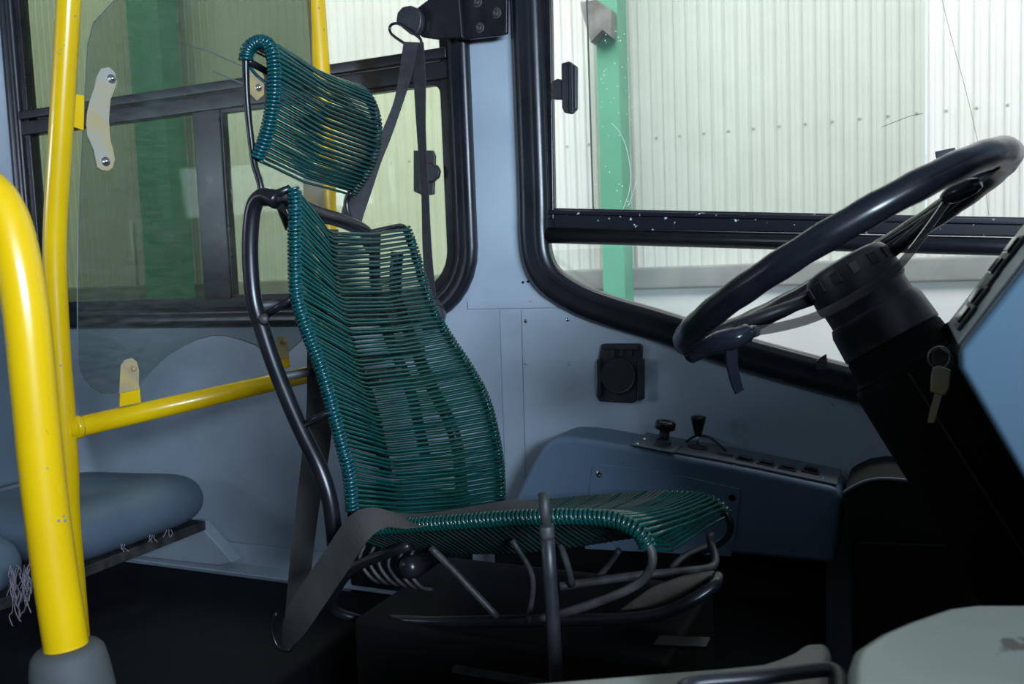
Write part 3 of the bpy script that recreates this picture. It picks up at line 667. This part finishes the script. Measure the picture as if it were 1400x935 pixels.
# brake valve
c = onTop(906, 611)
mk('valve_plate', box(c+cn*.0015-cu*.012, (.085, .07, .003), (cu, YA, cn)), 'consoletop', con, bevel=.001)
vb = mk('valve_body', lathe(c, cn, [(0, .020), (.004, .020), (.006, .0155), (.014, .0155), (.016, .011)], 20), 'dusty', con, smooth=False, label='grey worn valve collar')
mk('valve_stem', lathe(c, cn, [(.012, .011), (.036, .010)], 16), 'plastic', con, smooth=True)
mk('valve_knob', lathe(c, cn, [(.034, .012), (.037, .019), (.041, .0205), (.049, .0205), (.053, .018), (.054, .010), (.052, .008), (.052, 0)], 24), 'switch', con, smooth=True)
for s in (-1, 1): mk('screw', lathe(c-cu*.045+YA*(-.025*s)+cn*.003, cn, [(0, .0045), (.002, .0035), (.0022, 0)], 10), 'chrome', con)
# tapered lever
c = onTop(954, 612)
mk('lever_ring', lathe(c, cn, [(0, .021), (.003, .021), (.004, .016), (.002, .012), (.006, .009), (.008, .004)], 24), 'dusty', con)
mk('lever_stem', lathe(c, V((0, 0, 1)), [(0, .0032), (.03, .0032)], 10), 'chrome', con, smooth=True)
mk('lever_knob', lathe(c, V((.04, 0, 1)), [(.024, .005), (.028, .0075), (.054, .014), (.060, .0155), (.064, .015), (.066, .010), (.066, 0)], 20), 'switch', con, smooth=True)
mk('cable', tube(smoothpath([onTop(938, 606)+cn*.004, onTop(950, 604)+cn*.012, onTop(968, 606)+cn*.013, onTop(992, 618)+cn*.004], 5), .0028, 7), 'plastic', con, smooth=True)
for k, (x, y) in enumerate(((991, 623), (1018, 630), (1047, 636), (1076, 642), (1108, 646))):
    c = onTop(x, y); hgt = .004 if k else .002
    s = mk('rocker_switch', box(c+cn*hgt/2, (.033, .024, hgt), (cu, YA, cn)), 'plastic', con, bevel=.001)
    if k: mk('rocker', box(c+cn*(hgt+.002)+cu*.001, (.024, .017, .006 if k < 4 else .012), (cu, YA, (cn+cu*.12).normalized())), 'switch', s, bevel=.0015)
for x, y in ((1003, 637), (1125, 653)): mk('screw', lathe(onTop(x, y), cn, [(0, .004), (.002, .003)], 10), 'chrome', con)
# ================================================================== DASHBOARD (dark, right)
dash = thing('dashboard', (.4, 1.5, 0), 'dark moulded front dashboard under the steering column', 'dashboard')
dd = [onY(x, y, 1.66) for x, y in ((1153, 672), (1165, 664), (1185, 655), (1210, 652), (1245, 655), (1290, 664), (1400, 690))]
dd2 = [V((1.0, 1.66, dd[-1].z-.12)), V((1.0, 1.66, 0)), V((dd[0].x+.012, 1.66, 0)), V((dd[0].x+.012, 1.66, dd[0].z-.17))]
mk('dash_side', prism(dd+dd2, (0, W-1.66-.005, 0)), 'dash', dash, bevel=.01, seg=3)
mk('dash_light_block', boxx(.82, 1.4, .15, 1.65, 0, 1.12), 'dash', dash, bevel=.03, seg=3)  # unseen block, raised to keep windscreen light off the wall and floor
# ridge moulding, pale tube stands for the highlight along it
mk('dash_ridge', tube(smoothpath([p+V((0, -.002, -.003)) for p in dd[:6]], 5), .0035, 8), 'consoletop', dash, smooth=True)
mk('kick_panel', prism(pY([(1172, 740), (1330, 745), (1330, 900), (1180, 900)], 1.655), (0, -.006, 0)), 'dash', dash, bevel=.003)

# ================================================================== CUP HOLDER
cup = thing('cup_holder', onY(850, 510, W), 'folded black cup holder mounted on the blue wall under the window', 'cup holder')
Yc = W-.004
mk('back_plate', prism(pY([(824, 470), (828, 469), (876, 469), (880, 473), (879, 500), (872, 546), (868, 550), (822, 548), (817, 540), (820, 492)], Yc), (0, -.012, 0)), 'plastic', cup, bevel=.003)
mk('holder_arm', prism(pY([(874, 490), (882, 490), (882, 545), (872, 547)], Yc-.012), (0, -.010, 0)), 'plastic', cup, bevel=.002)
mk('holder_arm', prism(pY([(817, 492), (822, 488), (824, 540), (818, 542)], Yc-.012), (0, -.008, 0)), 'plastic', cup, bevel=.002)
mk('round_lid', lathe(onY(846, 513, Yc-.012), (0, -1, 0), [(0, .040), (.006, .0395), (.009, .0375), (.0085, .035), (.0085, 0)], 40), 'plastic', cup)
mk('hinge_bar', prism(pY([(828, 471), (874, 471), (874, 478), (828, 478)], Yc-.012), (0, -.008, 0)), 'plastic', cup, bevel=.002)
for x in (836, 848, 860): mk('hinge_rib', prism(pY([(x, 478), (x+5, 478), (x+5, 487), (x, 487)], Yc-.012), (0, -.006, 0)), 'plastic', cup, bevel=.001)

# ================================================================== STEERING WHEEL
Lp, Rp, Np, Fp = onY(944, 470, 1.27), onY(1374, 213, 1.27), onY(1150, 313, 1.035), onY(1150, 376, 1.50)
wc = (Lp+Rp+Np+Fp)/4; ea = (Rp-Lp).normalized(); nrm = ea.cross((Np-Fp).normalized()).normalized(); eb = nrm.cross(ea)
if nrm.z > 0: nrm = -nrm
ra_, rb_ = (Rp-Lp).length/2, (Np-Fp).length/2
sw = thing('steering_wheel', wc, 'large black steering wheel with a clear plastic bent spoke and wrapped joints', 'steering wheel')
NR = 96; rim = []; rr = []
for i in range(NR):
    t = 2*PI*i/NR; rim.append(wc+ea*math.cos(t)*ra_+eb*math.sin(t)*rb_); rr.append(.0172+.0006*math.sin(t*26))
mk('rim', tube(rim, rr, 20, closed=True), 'wheel', sw, smooth=True)
hub0 = wc+nrm*.012
ax = nrm
mk('hub', lathe(hub0, ax, [(-.004, 0), (-.004, .045), (-.001, .053), (.008, .058), (.035, .060), (.045, .060), (.05, .056), (.075, .056)], 40), 'plastic', sw, smooth=False, bevel=.001)
hubpx = [(1150, 378), (1182, 362), (1215, 346)]
for k in range(14):
    t = 2*PI*k/14; d = (ea*math.cos(t)+eb*math.sin(t)); s_ = ax.cross(d)
    mk('hub_clip', box(hub0+ax*.016+d*.058, (.005, .012, .016), (d, s_, ax)), 'plastic', sw, bevel=.001)
sp = smoothpath([onY(*q) for q in ((1008, 455, 1.20), (1060, 448, 1.185), (1115, 433, 1.175), (1170, 405, 1.17), (1222, 370, 1.165), (1262, 322, 1.17), (1300, 268, 1.18))], 6)
mk('spoke', ribbon([p+V((-.001, 0, .006)) for p in sp], [p+V((.001, 0, -.006)) for p in sp], .006, 1), 'clear', sw, label='clear plastic bent spoke')
mk('spoke', tube(smoothpath([onY(*q) for q in ((1206, 334, 1.30), (1250, 306, 1.32), (1293, 277, 1.36))], 4), .0028, 8), 'plastic', sw, smooth=True)
mk('spoke', tube([wc-ea*(ra_-.01)+eb*.02, hub0-ea*.05+ax*.02], .009, 10), 'plastic', sw, smooth=True)
mk('spoke', tube([wc+ea*(ra_-.01)+eb*.0, hub0+ea*.05+ax*.02], .008, 10), 'plastic', sw, smooth=True)
mk('wrapped_joint', tube(smoothpath([onY(*q) for q in ((945, 484, 1.22), (975, 470, 1.19), (1005, 462, 1.18), (1022, 455, 1.19), (1036, 452, 1.2))], 4), [.013]*5+[.0145]*4+[.0125]*4+[.009, .0085, .008, .007], 12), 'tape', sw, smooth=True)
mk('wrapped_joint', tube(smoothpath([onY(*q) for q in ((1288, 272, 1.17), (1312, 262, 1.16), (1340, 250, 1.15))], 4), [.005, .008, .010, .011, .011, .0105, .010, .009, .006], 12), 'tape', sw, smooth=True)
hang = mk('hanging_strip', ribbon(px2([(992, 478, 1.18), (994, 500, 1.18), (999, 522, 1.18), (1006, 539, 1.18)]), px2([(1008, 476, 1.19), (1008, 498, 1.19), (1012, 520, 1.19), (1016, 533, 1.19)]), .004), 'tape', sw)
# ================================================================== STEERING COLUMN
col = thing('steering_column', wc+nrm*.3, 'black plastic steering column cover below the wheel hub', 'steering column')
mk('collar', lathe(hub0+ax*.070, ax, [(0, .058), (.01, .062), (.045, .064), (.05, .060)], 40), 'plastic', col, bevel=.001)
mk('collar', lathe(hub0+ax*.118, ax, [(0, .063), (.03, .066), (.034, .070), (.045, .070)], 40), 'matteblack', col, bevel=.001)
e2 = eb; e1 = ea
cs = []
for h, wd, dp in ((.155, .071, .066), (.165, .074, .068), (.34, .074, .068), (.62, .085, .072)):
    for k in range(24):
        t = 2*PI*k/24; c_1, s_1 = math.cos(t), math.sin(t)
        q1 = abs(c_1)**.6*(1 if c_1 > 0 else -1); q2 = abs(s_1)**.6*(1 if s_1 > 0 else -1)
        cs.append(hub0+ax*h+e1*q1*wd+e2*q2*dp)
cf = [(i*24+k, i*24+(k+1) % 24, (i+1)*24+(k+1) % 24, (i+1)*24+k) for i in range(3) for k in range(24)]+[tuple(range(24)), tuple(range(72, 96))]
mk('column_cover', (cs, cf), 'matteblack', col, smooth=True)
mk('cover_joint', box(hub0+ax*.30-e1*.0+e2*.0695*(1 if e2.y < 0 else -1), (.003, .003, .28), (e1, e2, ax)), 'plastic', col)
sg = 1 if e2.y < 0 else -1
mk('lock_housing', lathe(hub0+ax*.20+e1*.06+e2*sg*.03, (e2*sg+e1*.6).normalized(), [(0, .026), (.035, .026), (.042, .022), (.044, .0)], 20), 'plastic', col, smooth=False, bevel=.002)
mk('column_side_block', box(hub0+ax*.18+e1*.072, (.025, .07, .10), (e1, e2, ax)), 'matteblack', col, bevel=.004)
keys = thing('key_bunch', onY(1285, 490, 1.12), 'worn keys on a metal ring hanging from the steering column lock', 'keys')
mk('key_ring', tube([onY(1284+15*math.cos(t*PI/10), 489+15*math.sin(t*PI/10), 1.12) for t in range(20)], .0013, 6, closed=True), 'steel', keys, smooth=True)
mk('key_head', prism(pY([(1275, 503), (1284, 500), (1300, 506), (1298, 530), (1292, 541), (1272, 536), (1273, 515)], 1.115), (0, .006, 0)), 'bracket', keys, bevel=.0015)
mk('key_blade', prism(pY([(1278, 537), (1288, 540), (1281, 565), (1277, 578), (1268, 578), (1271, 562)], 1.117), (0, .0025, 0)), 'bracket', keys)
mk('key_head', prism(pY([(1273, 480), (1284, 474), (1300, 484), (1304, 500), (1290, 508), (1275, 498)], 1.128), (0, .005, 0)), 'dusty', keys, bevel=.0015)

# ================================================================== INSTRUMENT CLUSTER
IY = .84
ic = thing('instrument_cluster', onY(1400, 500, IY), 'blue instrument cluster housing with a sloping row of black switches', 'instrument panel')
A = onY(1303, 489, IY); B = onY(1400, 365, IY); e = (B-A).normalized()
Bx = A+e*.28
dn_ = (onY(1400, 655, IY)-A).normalized()
side = [A+e*.008-dn_*.0, Bx, Bx+V((.10, 0, -.02)), Bx+V((.24, 0, -.16)), A+dn_*.30+V((.2, 0, 0)), A+dn_*.30, A+dn_*.01]
mk('side_cover', prism(side, (0, .018, 0)), 'cluster', ic, bevel=.006, seg=4)
inn = V((.004, 0, -.006))
side2 = [p+V((0, .018, 0))+inn for p in side]
mk('body', prism(side2, (0, .25, 0)), 'matteblack', ic, bevel=.006)
fn = e.cross(V((0, 1, 0))); fn = fn if fn.x < 0 else -fn    # face normal towards the driver
def onI(x, y, off=0): return onP(x, y, A+fn*off, fn)
st = [onI(1294, 452), onI(1385, 322), onI(1412, 330), onI(1320, 462)]
YB = V((0, 1, 0))
s0_ = A.y+.018; s1_ = A.y+.25
fp = A+e*.002
mk('switch_strip', box(A+e*.14+YB*.135+fn*-.0005, (.26, .235, .006), (e, YB, fn)), 'clusterrim', ic, bevel=.002)
for k, (x, y) in enumerate(((1322, 434), (1339, 408), (1352, 388), (1366, 368), (1388, 340))):
    c = onI(x, y, .003)
    s = mk('switch_frame', box(c+fn*.002, (.026, .060, .003), (e, YB, fn)), 'plastic' if k != 2 else 'brown', ic, bevel=.001)
    if k != 2: mk('rocker', box(c+fn*.004+e*.001, (.017, .042, .005), (e, YB, (fn+e*.15).normalized())), 'switch', s, bevel=.0015)

# ================================================================== PASSENGER SEATS
def cushion(x0, x1, y0, y1, z0_, z1_, name, label, grp):
    t = thing(name, ((x0+x1)/2, (y0+y1)/2, z0_), label, 'seat', grp)
    nx, ny = 30, 26; vs, fs = [], []
    for top in (1, 0):
        for i in range(nx+1):
            for j in range(ny+1):
                u, v = math.sin(PI*(i/nx-.5)), math.sin(PI*(j/ny-.5))
                # superellipse plan
                r = (abs(u)**6+abs(v)**6)**(1/6); m_ = max(abs(u), abs(v)); s = m_/r if r > 0 else 1
                uu, vv = u*s, v*s
                ed_ = max(0, 1-m_**7)**.5
                x = (x0+x1)/2+uu*(x1-x0)/2; y = (y0+y1)/2+vv*(y1-y0)/2
                zc_ = z0_+(z1_-z0_)*.5
                if top: z = zc_+(z1_-z0_)*.5*ed_-.020*math.exp(-((uu-.05)**2*3+vv**2*3))*ed_+.012*uu*ed_
                else: z = zc_-(z1_-z0_)*.5*ed_
                vs.append((x, y, z))
    o = (nx+1)*(ny+1)
    for i in range(nx):
        for j in range(ny):
            a = i*(ny+1)+j; q = (a, a+1, a+ny+2, a+ny+1); fs.append(q); fs.append(tuple(k+o for k in q[::-1]))
    ob = mk('seat_pan', (vs, fs), 'seatplastic', t, smooth=True)
    bm = bmesh.new(); bm.from_mesh(ob.data); bmesh.ops.remove_doubles(bm, verts=bm.verts, dist=.0004); bmesh.ops.recalc_face_normals(bm, faces=bm.faces); bm.to_mesh(ob.data); bm.free(); ob.data.shade_smooth()
    mk('seat_rail', boxx(x0+.02, x1-.03, y0+.02, y1-.02, z0_-.022, z0_+.004), 'dusty', t, bevel=.004)
    bx0 = x0-.06
    mk('backrest', prism([(x0+.02, y0+.01, z1_-.02), (x0-.03, y0+.01, z1_-.02), (bx0-.12, y0+.01, z1_+.5), (bx0-.08, y0+.01, z1_+.5)], (0, y1-y0-.02, 0)), 'seatplastic', t, bevel=.015, seg=4)
    for yy in (y0+.06, y1-.10):
        mk('leg', boxx(x0+.1, x0+.14, yy, yy+.03, .172, z0_-.02), 'dash', t)
    return t
fr_x = onY(283, 672, 1.77).x
zt_ = onY(200, 640, 1.78).z
cushion(fr_x-.50, fr_x+.01, 1.33, 1.80, .312, .445, 'passenger_seat', 'blue grey moulded passenger seat against the wall behind the guard rail', 'passenger seats behind the driver')
cushion(fr_x-.50, fr_x+.01, .86, 1.27, .312, .440, 'passenger_seat', 'blue grey moulded passenger seat at the left edge, next to the aisle', 'passenger seats behind the driver')
# triangular cover plate below the seat
tag(mk('cover_plate', prism(pY([(110, 752), (112, 735), (200, 722), (262, 714), (271, 716), (318, 769), (300, 773)], 1.80), (0, .04, 0)), 'wall', bevel=.003), 'sloping blue cover plate under the passenger seat at the wall foot', 'panel')
th_ = []
for i in range(26):
    x0_, y0_ = random.uniform(12, 42), random.uniform(768, 785); pts = [onY(x0_, y0_, 1.15)]
    for k in range(random.randint(3, 6)):
        x0_ += random.uniform(-6, 6); y0_ += random.uniform(4, 16); pts.append(onY(x0_, y0_, 1.15+random.uniform(-.01, .01)))
    th_.append(tube(smoothpath(pts, 3), .0011, 4))
for (xx, yy) in ((165, 744), (205, 731), (228, 724)):
    for k in range(3):
        pts = [onX(xx+k*3+random.uniform(-3, 3)*q, yy+q*5, -1.55) for q in range(3)]; th_.append(tube(pts, .0009, 4))
tag(mk('frayed_threads', join(*th_), 'thread'), 'pale frayed threads hanging below the left seat edge', 'threads', kind='stuff')

# ================================================================== NEAR GREY COVERS (bottom right)
def slab(name, px, z, dz, m, par=None, bev=.012): return mk(name, prism([onZ(x, y, z) for x, y in px], (0, 0, -dz)), m, par, bevel=bev, seg=4)
ec = thing('engine_cover', onZ(1300, 900, .0) if False else V((.3, .5, 0)), 'scuffed pale grey moulded cover in the bottom right corner', 'cover')
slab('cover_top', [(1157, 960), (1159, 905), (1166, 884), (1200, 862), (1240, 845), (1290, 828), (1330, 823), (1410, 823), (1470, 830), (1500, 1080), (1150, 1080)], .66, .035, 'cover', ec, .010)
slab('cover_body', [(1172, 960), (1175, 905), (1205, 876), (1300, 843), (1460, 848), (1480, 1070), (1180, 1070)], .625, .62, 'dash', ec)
tr_ = thing('ledge_cover', V((.1, .5, 0)), 'long low grey ledge with a raised end along the bottom edge', 'ledge')
slab('ledge_top', [(640, 938), (700, 933), (850, 921), (980, 911), (1040, 905), (1065, 897), (1085, 888), (1098, 878), (1132, 876), (1137, 890), (1133, 910), (1128, 1010), (640, 1010)], .60, .03, 'cover', tr_, .008)
slab('ledge_body', [(665, 950), (1040, 918), (1110, 900), (1118, 1000), (665, 1000)], .57, .57, 'dash', tr_)
p0_ = [onZ(x, y, .615) for x, y in ((930, 945), (950, 934), (1040, 926), (1120, 916), (1142, 918), (1150, 930), (1150, 960))]
mk('ledge_handle', tube(smoothpath(p0_, 5), .006, 10), 'plastic', tr_, smooth=True)

# ------------------------------------------------------------------ small marks
def onW(x, y): return onY(x, y, W+.0085)
mk('glass_scratch', tube(smoothpath([onW(*q) for q in ((836, 168), (848, 182), (857, 205), (862, 235), (860, 262), (852, 285))], 5), .0005, 4), 'white', win2)
mk('glass_scratch', tube(smoothpath([onW(*q) for q in ((870, 248), (866, 262), (860, 280))], 4), .0005, 4), 'white', win2)
mk('glass_crack', tube(smoothpath([onW(*q) for q in ((1283, -20), (1300, 48), (1322, 130), (1340, 210), (1352, 294))], 5), .0005, 4), 'bracket', win2)
mk('glass_scratch', tube([onW(*q) for q in ((1205, 174), (1225, 166), (1246, 158), (1262, 155))], .0005, 4), 'plastic', win2)
rng = random.Random(3)
mk('glass_specks', join(*[box(onW(rng.uniform(812, 866), rng.uniform(40, 284)), (rng.uniform(.0008, .002), .0006, rng.uniform(.0008, .003))) for _ in range(46)]), 'white', win2, kind='stuff')
for st_ in (((262, 61), (285, 69), (310, 80), (333, 90)), ((290, 96), (312, 105), (334, 114))):
    p_ = [onA(x, y, .0056) for x, y in st_]; mk('scuff_mark', ribbon(p_, [q+V((0, 0, -.0030)) for q in p_], .0003, 3), 'edge', guard)
def chips(par, PXL, Y, rpx, rad, spots):
    for x, y, w_ in spots:
        cxp = next(a[0]+(b[0]-a[0])*(y-a[1])/(b[1]-a[1]) for a, b in zip(PXL, PXL[1:]) if a[1] <= y <= b[1])
        d = max(-.93, min(.93, (x-cxp)/rpx)); q = onY(x, y, Y); t = (CAM-q).normalized()
        nn = (t*(1-d*d)**.5 + RT*d).normalized(); c = onY(cxp, y, Y)+nn*rad
        mk('paint_chip', lathe(c, nn, [(-.001, w_), (.0003, w_*.85)], 7), 'gusset', par)
chips(grab, gp_[4:], .60, 30, .0205, ((36, 648, .0022), (37, 687, .0026), (84, 712, .0018), (92, 706, .0016), (97, 712, .0020), (66, 640, .0012), (18, 470, .0015)))
chips(guard, PL, 1.18, 16, .0205, ((83, 74, .0016), (84, 68, .0014), (81, 71, .0012), (88, 62, .0015), (105, 22, .0018), (83, 500, .0018)))
